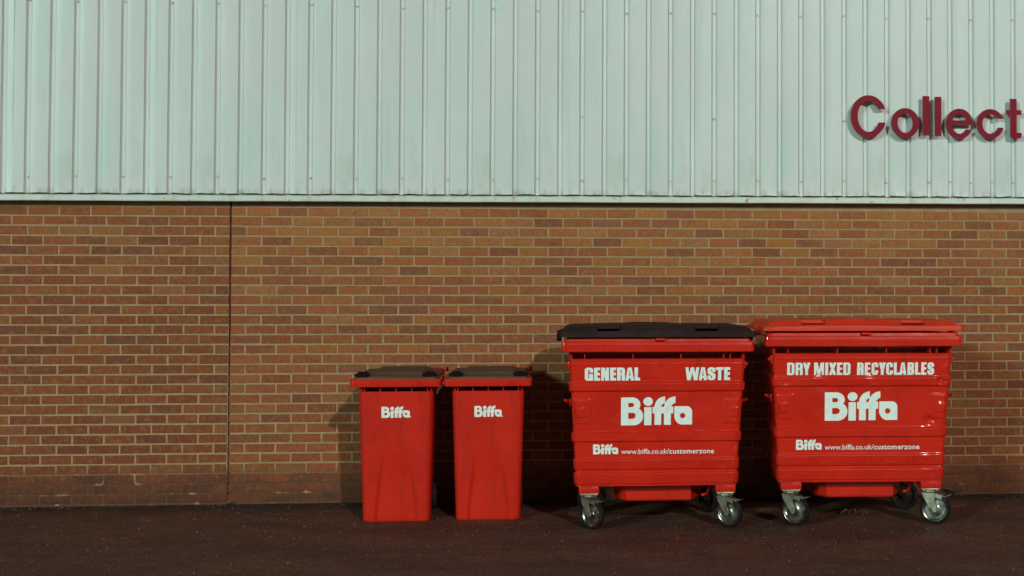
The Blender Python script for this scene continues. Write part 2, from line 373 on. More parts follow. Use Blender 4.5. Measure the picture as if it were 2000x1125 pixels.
def shape_mesh(loops, depth):
    """flat shape in X (right) Y (up) with thickness along Z: 0 .. depth"""
    cu = bpy.data.curves.new('tmp', 'CURVE'); cu.dimensions = '2D'; cu.fill_mode = 'BOTH'; cu.extrude = depth/2
    for L in loops:
        sp = cu.splines.new('POLY'); sp.points.add(len(L)-1); sp.use_cyclic_u = True
        for p, q in zip(sp.points, L): p.co = (q[0], q[1], 0, 1)
    o = bpy.data.objects.new('tmp', cu); COL.objects.link(o); dg = bpy.context.evaluated_depsgraph_get()
    me = bpy.data.meshes.new_from_object(o.evaluated_get(dg)); bpy.data.objects.remove(o); bpy.data.curves.remove(cu)
    V = [(v.co.x, v.co.y, v.co.z+depth/2) for v in me.vertices]; F = [tuple(p.vertices) for p in me.polygons]
    bpy.data.meshes.remove(me); return V, F
def text_mesh(s, depth, off=0.0, space=1.0):
    cu = bpy.data.curves.new('tmp', 'FONT'); cu.body = s; cu.extrude = depth/2; cu.offset = off; cu.space_character = space; cu.resolution_u = 3
    o = bpy.data.objects.new('tmp', cu); COL.objects.link(o); bpy.context.view_layer.update(); dg = bpy.context.evaluated_depsgraph_get()
    me = bpy.data.meshes.new_from_object(o.evaluated_get(dg)); bpy.data.objects.remove(o); bpy.data.curves.remove(cu)
    V = [(v.co.x, v.co.y, v.co.z+depth/2) for v in me.vertices]; F = [tuple(p.vertices) for p in me.polygons]
    bpy.data.meshes.remove(me); return V, F

def logo_f():
    px = lambda x: (x-185)/643; py = lambda y: (848-y)/643; u = 1/643
    b = lambda x0, x1, y0, y1: sbox(px(x0), px(x1), py(y1), py(y0)); e = lambda cx, cy, rx, ry: sell(px(cx), py(cy), rx*u, ry*u)
    B = D(U(b(185, 450, 205, 848), Ix(e(440, 372, 190, 167), b(430, 800, 150, 900)), Ix(e(478, 640, 217, 208), b(440, 800, 150, 900)), b(430, 480, 440, 848)),
          b(352, 432, 333, 430), e(430, 381, 52, 49), b(352, 452, 560, 698), e(450, 629, 70, 69))
    i = U(e(806, 302, 110, 100), b(718, 885, 432, 848))
    f1 = D(Ix(e(1200, 432, 245, 244), b(900, 1196, 150, 432)), e(1200, 432, 88, 92))
    f2 = D(Ix(e(1435, 432, 258, 244), b(900, 1435, 150, 432)), e(1435, 432, 92, 92))
    ff = D(U(f1, f2, b(955, 1110, 425, 840), b(1172, 1332, 425, 840), b(910, 1388, 425, 578)), spoly([(px(1198), py(180)), (px(1209), py(180)), (px(1205), py(345)), (px(1201), py(345))]))
    a = D(U(b(1412, 1690, 415, 640), e(1600, 630, 190, 208), Ix(e(1690, 545, 132, 130), b(1690, 1900, 300, 545)), b(1600, 1822, 545, 836), b(1660, 1690, 415, 700)), e(1602, 630, 62, 62))
    return U(B, i, ff, a), 2.56
def glyph(ch, w, s=.28, h=.2):
    """condensed heavy capitals, height 1, width w, stem s, bar h"""
    ctr = 0.10
    if ch == 'I': return sbox(0, w, 0, 1)
    if ch == 'L': return U(sbox(0, s, 0, 1), sbox(0, w, 0, h))
    if ch == 'T': return U(sbox(w/2-s/2, w/2+s/2, 0, 1), sbox(0, w, 1-h, 1))
    if ch == 'E': return U(sbox(0, s, 0, 1), sbox(0, w, 0, h), sbox(0, w, 1-h, 1), sbox(0, w*.96, .51-h/2, .51+h/2))
    if ch == 'N': return U(sbox(0, s*.8, 0, 1), sbox(w-s*.8, w, 0, 1), spoly([(0, 1), (s*1.05, 1), (w, 0), (w-s*1.05, 0)]))
    if ch == 'M': return U(sbox(0, s*.8, 0, 1), sbox(w-s*.8, w, 0, 1), spoly([(0, 1), (s*1.25, 1), (w/2+s*.36, 0), (w/2-s*.36, 0)]), spoly([(w, 1), (w-s*1.25, 1), (w/2-s*.36, 0), (w/2+s*.36, 0)]))
    if ch == 'A': return D(U(spoly([(0, 0), (s*.92, 0), (w/2+s*.25, 1), (w/2-s*.55, 1)]), spoly([(w, 0), (w-s*.92, 0), (w/2-s*.25, 1), (w/2+s*.55, 1)]), sbox(s*.6, w-s*.6, .16, .33)), spoly([(w/2-.012, .78), (w/2+.012, .78), (w/2+.05, .34), (w/2-.05, .34)]))
    if ch == 'Y': return U(sbox(w/2-s/2, w/2+s/2, 0, .5), spoly([(0, 1), (s, 1), (w/2+s/2, .38), (w/2-s/2, .38)]), spoly([(w, 1), (w-s, 1), (w/2-s/2, .38), (w/2+s/2, .38)]))
    if ch == 'X': return U(spoly([(0, 1), (s*1.05, 1), (w, 0), (w-s*1.05, 0)]), spoly([(w, 1), (w-s*1.05, 1), (0, 0), (s*1.05, 0)]))
    if ch == 'W':
        q = w/4
        return U(spoly([(0, 1), (s*.9, 1), (q+s*.45, 0), (q-s*.5, 0)]), spoly([(2*q-s*.45, 1), (2*q+s*.3, 1), (q+s*.55, 0), (q-s*.35, 0)]),
                 spoly([(2*q-s*.3, 1), (2*q+s*.45, 1), (3*q+s*.35, 0), (3*q-s*.55, 0)]), spoly([(w-s*.9, 1), (w, 1), (3*q+s*.5, 0), (3*q-s*.45, 0)]))
    rr = (w*.45, .17); ir = (max(.02, (w-2*s)*.45), .06)
    outer = srb(0, w, 0, 1, *rr); inner = srb(s, w-s, h*.85, 1-h*.85, *ir)
    if ch == 'D': return D(U(Ix(outer, sbox(w*.3, w, 0, 1)), sbox(0, w*.5, 0, 1)), U(Ix(inner, sbox(w*.4, w, 0, 1)), sbox(s, w*.5, h*.85, 1-h*.85)))
    if ch == 'O': return D(outer, inner)
    if ch == 'C': return D(outer, inner, sbox(w/2, w+1, .36, .62))
    if ch == 'G': return U(D(outer, inner, sbox(w/2, w+1, .30, .62)), sbox(w*.52, w, .08, .52), sbox(w*.74, w, 0, .3))
    if ch == 'R': return D(U(sbox(0, s, 0, 1), Ix(srb(-w*.5, w, .42, 1, w*.42, .2), sbox(s*.9, w, .42, 1)), srb(w-s, w*1.0, 0, .55, .05, .05), sbox(w*.4, w*.8, .45, .6)), srb(s, w-s, .56, 1-h*.8, .03, .06), sbox(s, w-s, -.1, .42), sbox(w-.035, w+.1, .455, .5))
    if ch == 'B': return D(U(sbox(0, w*.5, 0, 1), Ix(srb(-w*.5, w, .0, .55, w*.4, .16), sbox(w*.4, w, 0, .6)), Ix(srb(-w*.5, w*.98, .49, 1, w*.4, .16), sbox(w*.4, w, .45, 1))), srb(s, w-s, h*.85, .43, .03, .06), srb(s, w-s, .60, 1-h*.85, .03, .06))
    if ch == 'S':
        top = D(srb(0, w, .42, 1, w*.45, .19), srb(s, w-s, .60, 1-h*.85, ir[0], .06), sbox(w/2, w+1, .42, .64))
        bot = D(srb(0, w, 0, .58, w*.45, .19), srb(s, w-s, h*.85, .40, ir[0], .06), sbox(-1, w/2, .36, .60))
        return U(top, bot, spoly([(0.02, .66), (s*1.0, .74), (w-.02, .34), (w-s, .26)]))
def place_shape(mb, V, F, x0, z0, sx, sz, surf, off):
    """put a flat shape on a surface: surf(x, z) -> y, facing -y"""
    mb.add([(x0+v[0]*sx, surf(x0+v[0]*sx, z0+v[1]*sz)-off-v[2], z0+v[1]*sz) for v in V], [f[::-1] for f in F])

# ------------------------------------------------------------------ ground
g = MB(); xs = [-300, -60, -12, 20, 60, 300]; ys = [-300, -60, -20, 0.4, 60, 300]
g.add([(x, y, 0) for y in ys for x in xs], [(j*6+i, j*6+i+1, (j+1)*6+i+1, (j+1)*6+i) for j in range(5) for i in range(5)])
o = g.build('ground', M['ground'], smooth=0); o['kind'] = 'structure'

# ------------------------------------------------------------------ warehouse
P_ = .22908; C_ = .075; Z0 = 2.26
house = empty('warehouse', (0, 0, 0), 0, 'long industrial building with brown brick base and pale mint ribbed metal cladding above', 'building')
JX = -.1145
def brick_wall():
    V = []; F = []; colr = []
    rng = random.Random(11)
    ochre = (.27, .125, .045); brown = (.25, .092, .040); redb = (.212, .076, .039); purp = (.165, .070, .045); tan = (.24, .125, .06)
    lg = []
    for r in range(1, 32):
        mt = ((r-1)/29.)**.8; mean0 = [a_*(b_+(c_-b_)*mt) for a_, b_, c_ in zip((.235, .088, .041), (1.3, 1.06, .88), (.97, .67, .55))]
        zt = Z0-(r-1)*C_-.005; zb = Z0-r*C_+.0055
        if zb < -.05: zb = -.05
        for m in range(-36, 66):
            base = m*P_ + (P_/2 if r % 2 == 0 else 0)
            xa, xb = base+.0055, base+P_-.0055
            parts = [(xa, xb)]
            if xa < JX-.02 and xb > JX+.02: parts = [(xa, JX-.007-.00035*r), (JX+.007-.00035*r, xb)]
            elif abs(xb-JX) < .02: parts = [(xa, JX-.007-.00035*r)]
            elif abs(xa-JX) < .02: parts = [(JX+.007-.00035*r, xb)]
            for a, b in parts:
                half = len(parts) == 2 or (b-a) < .15
                u = rng.random(); xc = (a+b)/2
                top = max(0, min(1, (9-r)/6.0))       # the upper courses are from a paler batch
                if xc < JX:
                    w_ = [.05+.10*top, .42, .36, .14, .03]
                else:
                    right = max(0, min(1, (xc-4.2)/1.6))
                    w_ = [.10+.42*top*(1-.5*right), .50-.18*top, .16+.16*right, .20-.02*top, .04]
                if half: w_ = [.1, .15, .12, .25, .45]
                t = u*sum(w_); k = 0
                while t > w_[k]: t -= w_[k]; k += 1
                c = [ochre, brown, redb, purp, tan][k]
                q_ = ((r-1)/29.)**.8; fk = [a_+(b_-a_)*q_ for a_, b_ in zip((1.30, 1.06, .88), (.97, .67, .55))]  # course tone: redder lower bricks, plus light falloff painted in downwards
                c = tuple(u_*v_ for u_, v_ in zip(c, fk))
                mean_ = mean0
                if xc < JX: c = (c[0]*.83, c[1]*.80, c[2]*.84); mean_ = (mean0[0]*.83, mean0[1]*.80, mean0[2]*.84)  # left stretch: own redder batch, also darkened as painted light falloff
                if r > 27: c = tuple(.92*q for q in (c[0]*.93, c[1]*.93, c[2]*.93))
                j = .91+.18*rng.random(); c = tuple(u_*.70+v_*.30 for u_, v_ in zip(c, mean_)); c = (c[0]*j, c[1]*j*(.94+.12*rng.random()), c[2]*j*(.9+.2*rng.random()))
                dx0, dx1, dz0, dz1 = [rng.uniform(-.0016, .0016) for _ in range(4)]
                x0, x1, z0, z1 = a+dx0, b+dx1, zb+dz0, zt+dz1; yy = rng.uniform(-.0015, .0012); e = .004
                if z1-z0 < .01: continue
                k0 = len(V)
                # slightly ragged front face with worn arrises
                n = 5
                Fr = []
                for jz, z in enumerate((z0+e, z1-e)):
                    for i in range(n+1):
                        x = x0+e+(x1-x0-2*e)*i/n
                        V.append((x+rng.uniform(-.0006, .0006), yy-.0, z+rng.uniform(-.0012, .0012)))
                for jz, z in enumerate((z0, z1)):
                    for i in range(n+1):
                        x = x0+(x1-x0)*i/n
                        V.append((x, .0045, z+rng.uniform(-.0010, .0010)))
                    # back edge
                A = k0; Bq = k0+n+1; Cq = k0+2*(n+1); Dq = k0+3*(n+1)
                fs = [(A+i, A+i+1, Bq+i+1, Bq+i) for i in range(n)]
                fs += [(Cq+i, Cq+i+1, A+i+1, A+i) for i in range(n)] + [(Bq+i, Bq+i+1, Dq+i+1, Dq+i) for i in range(n)]
                fs += [(Cq, A, Bq, Dq), (A+n, Cq+n, Dq+n, Bq+n)]
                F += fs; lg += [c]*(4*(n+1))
    me = bpy.data.meshes.new('brickwork'); me.from_pydata(V, [], F)
    at = me.color_attributes.new('Col', 'FLOAT_COLOR', 'POINT')
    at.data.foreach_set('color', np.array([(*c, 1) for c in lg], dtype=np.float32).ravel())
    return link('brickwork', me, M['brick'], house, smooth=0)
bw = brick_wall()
mo = MB()
mo.box(-8.6, JX-.010, .0032, .22, -.06, Z0+.1); mo.box(JX+.006, 15.6, .0032, .22, -.06, Z0+.1)
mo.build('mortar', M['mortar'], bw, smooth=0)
# mortar droppings / efflorescence crumbs along the first joints
mj = MB(); zz = 2.30
while zz > 0:
    dz = random.uniform(.03, .08); x = JX-.00035*(Z0-zz)/C_*1.0
    x += random.uniform(-.0012, .0012)
    mj.box(x-.0072, x+.0072, .006+random.uniform(-.002, .003), .05, zz-dz, zz); zz -= dz
mj.build('movement_joint', M['sealant'], house, smooth=0)

TILT = .0033
def tz(x): return TILT*(x+1.69)
# cladding sheets: wide flat crowns, narrow recessed valleys
PV = .1716; V0 = -1.588; YC = -.122; YV = -.103
sheet_x0 = [V0-.5*PV+PV*(6*k-6*6+0) for k in range(0, 16)]
def sheet(xs0, seed):
    mb = MB(); pts = []; rg = random.Random(seed)
    for i in range(6):
        a = xs0+i*PV; v = a+.5*PV       # valley left shoulder at V0 + n PV
        jj = rg.uniform(-.0015, .0015)
        pts += [(a if i else a-.004, YC+rg.uniform(-.0008, .0008)), (a+.25*PV, YC-rg.uniform(.0, .0016)), (v-.004+jj, YC+.0005), (v+.007+jj, YV), (v+.030+jj, YV+.0008), (v+.041+jj, YC+.001), (v+.047+jj, YC-.0004)]
    pts.append((xs0+6*PV, YC-.002)); pts.append((xs0+6*PV+.002, YC+.010))
    zs = [0, .015, .06, .3, .6, 1.0, 1.5, 2.2, 3.2]
    vs = []; n = len(pts); z00 = 2.345
    ph = rg.uniform(0, 9)
    for j, z in enumerate(zs):
        for (x, y) in pts:
            dy = (.0022*math.sin(x*5+z*3.1+ph)+.0015*math.sin(z*7+ph*2)) if j > 1 else 0
            dzb = (rg.uniform(-.003, .003) if j == 0 else 0)
            if j == 0 and y < -.11: dzb += .0015
            vs.append((x-xs0+.0009*z, y+dy+(-.002 if j == 0 else 0), z+dzb+TILT*(x-xs0)))
    fs = [(j*n+i, j*n+i+1, (j+1)*n+i+1, (j+1)*n+i) for j in range(len(zs)-1) for i in range(n-1)]
    mb.add(vs, fs)
    me = bpy.data.meshes.new('cladding_sheet'); me.from_pydata(mb.v, [], mb.f)
    o = link('cladding_sheet', me, M['clad'], house, smooth=20)
    o.location = (xs0, rg.uniform(-.001, .001), z00+tz(xs0)); return o, z00+tz(xs0)
scr = MB(); scr.cyl((0, 0, 0), (0, -.004, 0), .0105, .0095, n=16); scr.cyl((0, -.004, 0), (0, -.012, 0), .0068, .0062, n=6)
scr_me = scr.mesh('screw'); scr_me.materials.append(M['flash'])
for k, x0 in enumerate(sheet_x0):
    so, zb = sheet(x0, k+3)
    for i in range(6):
        n_ = round((x0+(i+.5)*PV-V0)/PV)
        x = x0+(i+.5)*PV+.0185
        zl = []
        if n_ % 2 == 0 or 41 <= n_ <= 44: zl.append(2.470+tz(x)*.6)
        if n_ % 2 == 0: zl.append(3.790+random.uniform(-.008, .008))
        if n_ % 6 == 0 and n_ > 20: zl.append(2.968)
        if x < -1.9 or x > 6.3: zl = []
        for z in zl:
            s = bpy.data.objects.new('screw', scr_me); COL.objects.link(s); s.parent = so
            s.location = (x-x0+random.uniform(-.002, .002), YV-.001, z-zb+random.uniform(-.006, .006))
# drip flashing in lengths
fx = [-8.6+2.95*k-.35 for k in range(9)]
for a, b in zip(fx[:-1], fx[1:]):
    f = MB(); b2 = b-.002
    prof = [(-.088, 2.345), (-.094, 2.334), (-.100, 2.331), (-.103, 2.294), (-.099, 2.289), (-.012, 2.293), (-.004, 2.30)]
    nseg = 12; vs = []
    for i in range(nseg+1):
        x = a+(b2-a)*i/nseg; wv = .0012*math.sin(x*3.3)+.0008*math.sin(x*11)
        vs += [(x, y-(wv if 0 < q < 5 else 0), z+tz(x)+(wv*.6 if q in (3, 4) else 0)) for q, (y, z) in enumerate(prof)]
    n = len(prof)
    f.add(vs, [(i*n+q, i*n+q+1, (i+1)*n+q+1, (i+1)*n+q) for i in range(nseg) for q in range(n-1)])
    f.build('flashing', M['flash'], house, smooth=25)
bk = MB(); bk.box(-8.6, 15.6, -.03, .2, 2.37, 5.6); bk.build('backing_wall', M['dark'], house, smooth=0)

# ------------------------------------------------------------------ sign
sign = empty('wall_sign', (4.645, -.125, 2.83), 0, 'raised crimson lettering reading Collect fixed to the pale ribbed cladding', 'sign')
def zx(v): return 4.645+(v-115)*.0007455
def zy(v, x): return 3.155-(v-92)*.000739+(x-4.645)*.009
U1 = .0007455; U2 = .000739
def sg(cx, cy, rx, ry, ix, iy): return D(sell(zx(cx), zy(cy, zx(cx)), rx*U1, ry*U2), sell(zx(cx), zy(cy, zx(cx)), ix*U1, iy*U2))
def sb(x0, x1, y0, y1): xm = zx((x0+x1)/2); return sbox(zx(x0), zx(x1), zy(y1, xm), zy(y0, xm))
L_ = [
 D(sg(308, 317, 191, 225, 116, 165), sb(312, 700, 238, 382)),
 sg(702, 387, 150, 160, 82, 104),
 sb(892, 962, 97, 518), sb(1022, 1092, 105, 525),
 U(D(sg(1287, 393, 147, 162, 82, 106), sb(1290, 1600, 405, 455)), sb(1205, 1432, 357, 407)),
 D(sg(1624, 393, 149, 160, 86, 106), sb(1626, 1900, 335, 433)),
 U(sb(1842, 1912, 122, 520), sb(1798, 1965, 243, 292), srb(zx(1842), zx(1966), zy(548, 6), zy(488, 6), .022, .022), sb(1905, 1966, 488, 520)),
]
XR = [(110, 505), (545, 860), (885, 970), (1015, 1100), (1130, 1440), (1470, 1780), (1790, 1980)]
for f, (a, b) in zip(L_, XR):
    lp = contours(f, zx(a), zx(b), 2.79, 3.2, .0025)
    V, F = shape_mesh(lp, .018)
    me = bpy.data.meshes.new('sign_letter')
    me.from_pydata([(v[0]-4.645, -.048-v[2], v[1]-2.83) for v in V], [], [q[::-1] for q in F])
    bm = bmesh.new(); bm.from_mesh(me); bmesh.ops.recalc_face_normals(bm, faces=bm.faces[:]); bm.to_mesh(me); bm.free()
    me.materials.append(M['crimson']); me.materials.append(M['signedge'])
    for p in me.polygons:
        if p.normal.y > -.5: p.material_index = 1
    o = bpy.data.objects.new('sign_letter', me); COL.objects.link(o); o.parent = sign
    # stand-off pins to the wall
    xm = (zx(a)+zx(b))/2-4.645; pn = MB()
    ys_ = (.29, .03) if b-a < 130 or b > 1900 else (.02,)
    for q in ys_: pn = MB(); pn.cyl((xm, .03, q), (xm, -.05, q), .006, n=8); pn.build('fixing_pin', M['galv'], o)

# ------------------------------------------------------------------ wheels
def wheel_parts(parent, tag_mx, r=.1, wd=.042, rm='rimmetal'):
    T = MB(); h = wd/2
    T.lathe([(r*.78, -h*.8), (r*.83, -h), (r*.93, -h*.95), (r*.985, -h*.6), (r, -h*.2), (r, h*.2), (r*.985, h*.6), (r*.93, h*.95), (r*.83, h), (r*.78, h*.8)], tag_mx, 44)
    T.build('tyre', M['rubber'], parent)
    Q = MB()
    for s in (1, -1):
        Q.lathe([(r*.80, s*h*.78), (r*.785, s*h*1.0), (r*.73, s*h*.90), (r*.64, s*h*.45), (r*.50, s*h*.40), (r*.42, s*h*.52), (r*.30, s*h*.55), (r*.24, s*h*.75), (r*.22, s*h*1.15), (r*.05, s*h*1.15), (0.0001, s*h*1.15)], tag_mx, 40)
    Q.build('wheel_rim', M[rm], parent)
def caster(parent, x, y, top, phi, r=.104, gm='galv', rm='rimmetal'):
    """swivel castor; phi = how far the wheel face is turned to the viewer's left (degrees)"""
    a = R(phi); ax = Vector((-math.sin(a), -math.cos(a), 0)); t = Vector((math.cos(a), -math.sin(a), 0)); S = Vector((x, y, 0))
    Z = Vector((0, 0, 1)); trail = .040; wc = S+t*trail+Z*r
    F = MB()
    F.box(x-.062, x+.062, y-.055, y+.055, top-.010, top-.001, .002)
    for q in ((-.045, -.04), (.045, -.04)): F.cyl((x+q[0], y+q[1], top-.018), (x+q[0], y+q[1], top-.009), .009, n=6)
    F.cyl(S+Z*(top-.024), S+Z*(top-.010), .050, n=28); F.cyl(S+Z*(top-.032), S+Z*(top-.024), .043, .050, n=28)
    hw = .034
    # crown plate and two tapering legs, folded from one sheet
    for s in (1, -1):
        o_ = ax*hw*s; th = ax*.0035*s
        zt = top-.030
        pr = [(-.046, zt), (.036, zt), (.040, zt-.016), (.040, r+.050), (.052, r+.014), (.056, r-.006), (.046, r-.018), (.032, r-.018), (.022, r-.006), (-.008, r+.034), (-.034, r+.078)]
        A = [S+t*p+Z*q+o_ for p, q in pr]; B = [v+th for v in A]; n = len(pr)
        F.add(A+B, [tuple(range(n)), tuple(range(n, 2*n))[::-1]]+[(i, (i+1) % n, n+(i+1) % n, n+i) for i in range(n)])
    zt = top-.030
    A = [S+t*p+ax*q+Z*zt for p in (-.046, .042) for q in (-hw-.0035, hw+.0035)]; B = [v-Z*.004 for v in A]
    F.add(A+B, [(0, 1, 3, 2), (4, 6, 7, 5), (0, 4, 5, 1), (2, 3, 7, 6), (0, 2, 6, 4), (1, 5, 7, 3)])
    F.cyl(wc-ax*(hw+.014), wc+ax*(hw+.014), .008, n=12)
    for s in (1, -1): F.cyl(wc+ax*(hw+.0035)*s, wc+ax*(hw+.011)*s, .014, n=6)
    f = F.build('castor', M[gm], parent, smooth=30)
    ql = ax.to_track_quat('Z', 'Y'); mx = Matrix.Translation(wc) @ ql.to_matrix().to_4x4()
    wheel_parts(f, mx, r, rm=rm)
    B_ = MB(); pts = [(.02, top-.038, .026), (.055, top-.040, .026), (.090, top-.048, .024), (.106, top-.058, .020), (.126, top-.048, .028), (.142, top-.044, .024)]
    vs = []
    for p, q, wq in pts:
        for sg_ in (-1, 1): vs += [S+t*p+Z*q+ax*wq*sg_, S+t*p+Z*(q-.004)+ax*wq*sg_]
    fs = []
    for i in range(len(pts)-1):
        k = i*4; fs += [(k, k+2, k+6, k+4), (k+1, k+5, k+7, k+3), (k, k+4, k+5, k+1), (k+2, k+3, k+7, k+6)]
    fs += [(0, 1, 3, 2), (len(pts)*4-4, len(pts)*4-2, len(pts)*4-1, len(pts)*4-3)]
    B_.add(vs, fs)
    for s in (-1, 1):        # side flanges of the pedal
        A = [S+t*p+Z*q+ax*.027*s for p, q in ((.02, top-.036), (.090, top-.052), (.086, top-.074), (.04, top-.064))]; Bv = [v+ax*.003*s for v in A]
        B_.add(A+Bv, [(0, 1, 2, 3), (7, 6, 5, 4), (0, 4, 5, 1), (1, 5, 6, 2), (2, 6, 7, 3), (3, 7, 4, 0)])
    B_.build('brake_pedal', M[gm], f, smooth=30)
    return f

# ------------------------------------------------------------------ lids
def lid(name, m, parent, hx, yf, yb, z0, z1, top, nx=90, ny=60, rnd=.03):
    """moulded lid: rim from z0 to z1, top(x, y) adds height"""
    mb = MB(); vs = []
    for j in range(ny+1):
        for i in range(nx+1):
            u = -1+2*i/nx; v = j/ny
            x = hx*u; y = yf+(yb-yf)*v
            # rounded plan corners
            cx = hx-rnd; 
            if abs(x) > cx and (y < yf+rnd or y > yb-rnd):
                cy = yf+rnd if y < yf+rnd else yb-rnd
                dx, dy = abs(x)-cx, y-cy; mxd = max(dx, abs(dy)); l = math.hypot(dx, dy)
                if l > 1e-9: k = mxd/l; x = math.copysign(cx+dx*k, x); y = cy+dy*k
            vs.append((x, y, z1+top(x, y)))
    W = nx+1
    fs = [(j*W+i, j*W+i+1, (j+1)*W+i+1, (j+1)*W+i) for j in range(ny) for i in range(nx)]
    loop = [i for i in range(nx+1)]+[j*W+nx for j in range(1, ny+1)]+[ny*W+i for i in range(nx-1, -1, -1)]+[j*W for j in range(ny-1, 0, -1)]
    k = len(vs)
    for t in loop: x, y, z = vs[t]; vs.append((x*1.003, y*1.003, z1-.006))
    k2 = len(vs)
    for t in loop: x, y, z = vs[t]; vs.append((x*1.003, y*1.003, z0))
    n = len(loop)
    fs += [(loop[i], loop[(i+1) % n], k+(i+1) % n, k+i) for i in range(n)]
    fs += [(k+i, k+(i+1) % n, k2+(i+1) % n, k2+i) for i in range(n)]
    fs.append(tuple(k2+i for i in range(n)))
    mb.add(vs, fs); return mb.build(name, m, parent, smooth=28)

# ------------------------------------------------------------------ wheeled bins
logo, logo_w = logo_f()
LOGO = shape_mesh(contours(logo, -.02, 2.58, -.02, 1.04, .012), .0012)
def wheeled_bin(x, yc, rz, label, rim_shift=0, seed=0, sc=1):
    b = empty('wheelie_bin', (x, yc, 0), rz, label, 'bin', 'small red wheelie bins against the brick wall'); b.scale = (sc, 1, .995)
    # local: front is -y, origin below the middle of the tub; the front base edge lies at y = -.33
    def prm(z):
        t = z/.93
        return (.2365+.026*t, .214+.020*t, -.33-.085*t, .30+.11*t)
    def panel(x, z):    # hollow in the lower half of the front
        dpt = .018*sst(.52, .30, z); wdt = .095+.045*sst(.5, 0, z)
        return -dpt*sst(wdt+.020, wdt-.012, abs(x)) + .0025*noise.noise(Vector((x*3+seed, 0, z*3)))
    rings = []; zs = [0, .004, .012]+[.03+i*.025 for i in range(36)]+[.917, .9205]
    for z in zs:
        hf, hb, yf, yb = prm(z); e = .006 if z == 0 else (.002 if z < .005 else 0)
        if z > .918: e = .012 if z > .920 else 0
        R_ = []
        for (px, py, nx, ny) in ring_pts(hf-e, hb-e, yf+e, yb-e, .045, nf=44, nb=8, ns=10, nc=6):
            d = panel(px, z) if ny < -.99 else 0
            # wheel recess at the back foot
            q = 0
            if abs(nx) > .7 and py > .12 and z < .24: q = -.045*sst(.24, .20, z)*sst(.12, .16, py)
            R_.append((px+nx*(d+q), py+ny*(d+q), z))
        rings.append(R_)
    body = loft(MB(), rings).build('tub', M['redplastic'], b, smooth=40)
    # deep collar
    rim = []
    for z, g_ in ((.9526, -.07), (.9525, -.05), (.953, .052), (.956, .055), (1.003, .058), (1.006, .055), (1.006, .01)):
        hf, hb, yf, yb = prm(.93); rim.append([(px+rim_shift*.0, py, z) for px, py, nx, ny in ring_pts(hf+g_, hb+g_, yf-g_*.55, yb+g_*.3, .03, nf=12, nb=6, ns=6, nc=5)])
    rm = loft(MB(), rim, False, False)
    for gx in (-.22, -.11, 0, .11, .22):
        hf, hb, yf, yb = prm(.93); rm.box(gx-.003, gx+.003, yf+.012, yf+.07, .912, .953)
    for s in (-1, 1): rm.box(s*.243-.006, s*.243+.006, -.375, .3, .912, .953, .002)
    rm.build('rim', M['redplastic'], b, smooth=30)
    def top(x, y):
        h = .010*sst(.30, .27, abs(x))*sst(-.43, -.40, y)
        h += .020*sst(.215, .160, abs(x))*sst(-.31, -.24, y)*sst(.42, .34, y)
        h += .014*sst(-.42, .35, y)+.003*noise.noise(Vector((x*4+seed, y*4, 0)))
        for s in (-1, 1): h -= .012*sst(.035, .02, abs(x-s*.235))*sst(-.41, -.40, y)*sst(-.33, -.35, y)
        return h
    lid('lid', M['greylid'], b, .288, -.432, .42, 1.0065, 1.016, top, 70, 50)
    for s in (-1, 1):
        c = MB(); c.box(s*.235-.046, s*.235+.046, -.420, -.370, 1.012, 1.042, .007); c.box(s*.235-.034, s*.235+.030, -.405, -.340, 1.036, 1.056, .006)
        c.cyl((s*.235-.052, -.395, 1.036), (s*.235+.052, -.395, 1.036), .010, n=12)
        c.build('lid_catch', M['blackpart'], b)
    hb_ = MB(); hb_.cyl((-.12, .475, 1.030), (.30, .475, 1.030), .014, n=16)
    for s in (-.35, .35, 1): hb_.box(s*.27-.018, s*.27+.018, .38, .48, 1.0, 1.03, .004)
    h = hb_.build('handle', M['redplastic'], b)
    for s in (-1, 1):
        hc = MB(); xe = .30 if s > 0 else -.12; hc.cyl((xe, .475, 1.030), (xe+s*.015, .475, 1.030), .016, n=16); hc.build('end_cap', M['blackpart'], h)
    for s in (-1, 1):
        T = MB(); mx = Matrix.Translation((s*.228, .27, .10)) @ Matrix.Rotation(R(90), 4, 'Y'); r = .10; q = .02
        T.lathe([(.0001, -q), (r*.3, -q*1.1), (r*.7, -q*.6), (r*.78, -q), (r*.97, -q*.8), (r, 0), (r*.97, q*.8), (r*.78, q), (r*.7, q*.6), (r*.3, q*1.1), (.0001, q)], mx, 36)
        T.build('wheel', M['rubber'], b)
    A = MB(); A.cyl((-.22, .27, .10), (.22, .27, .10), .011, n=12); A.build('axle', M['galv'], b)
    surf = lambda x, z: prm(z)[2]-panel(x, z)
    k = .078; lg = MB(); V, F = LOGO
    place_shape(lg, V, F, -.100, .735, k, k, surf, .002)
    a_ = np.linspace(0, 2*math.pi, 13)[:-1]; c_ = [(.5*math.cos(t), .5*math.sin(t), z) for z in (0, .001) for t in a_]
    place_shape(lg, c_, [tuple(range(12)), tuple(range(12, 24))[::-1]]+[(i, (i+1) % 12, 12+(i+1) % 12, 12+i) for i in range(12)], .104, .739, .007, .007, surf, .002)
    lg.build('white_logo', M['decal'], b, smooth=0)
    return b
wheeled_bin(1.236, -.64, R(0.6), 'red wheelie bin with faded lid, leftmost, beside the open stretch of brick wall', seed=0, sc=.98)
wheeled_bin(1.873, -.62, R(0.4), 'red wheelie bin between its twin and the black-lidded container', seed=5, sc=.957)

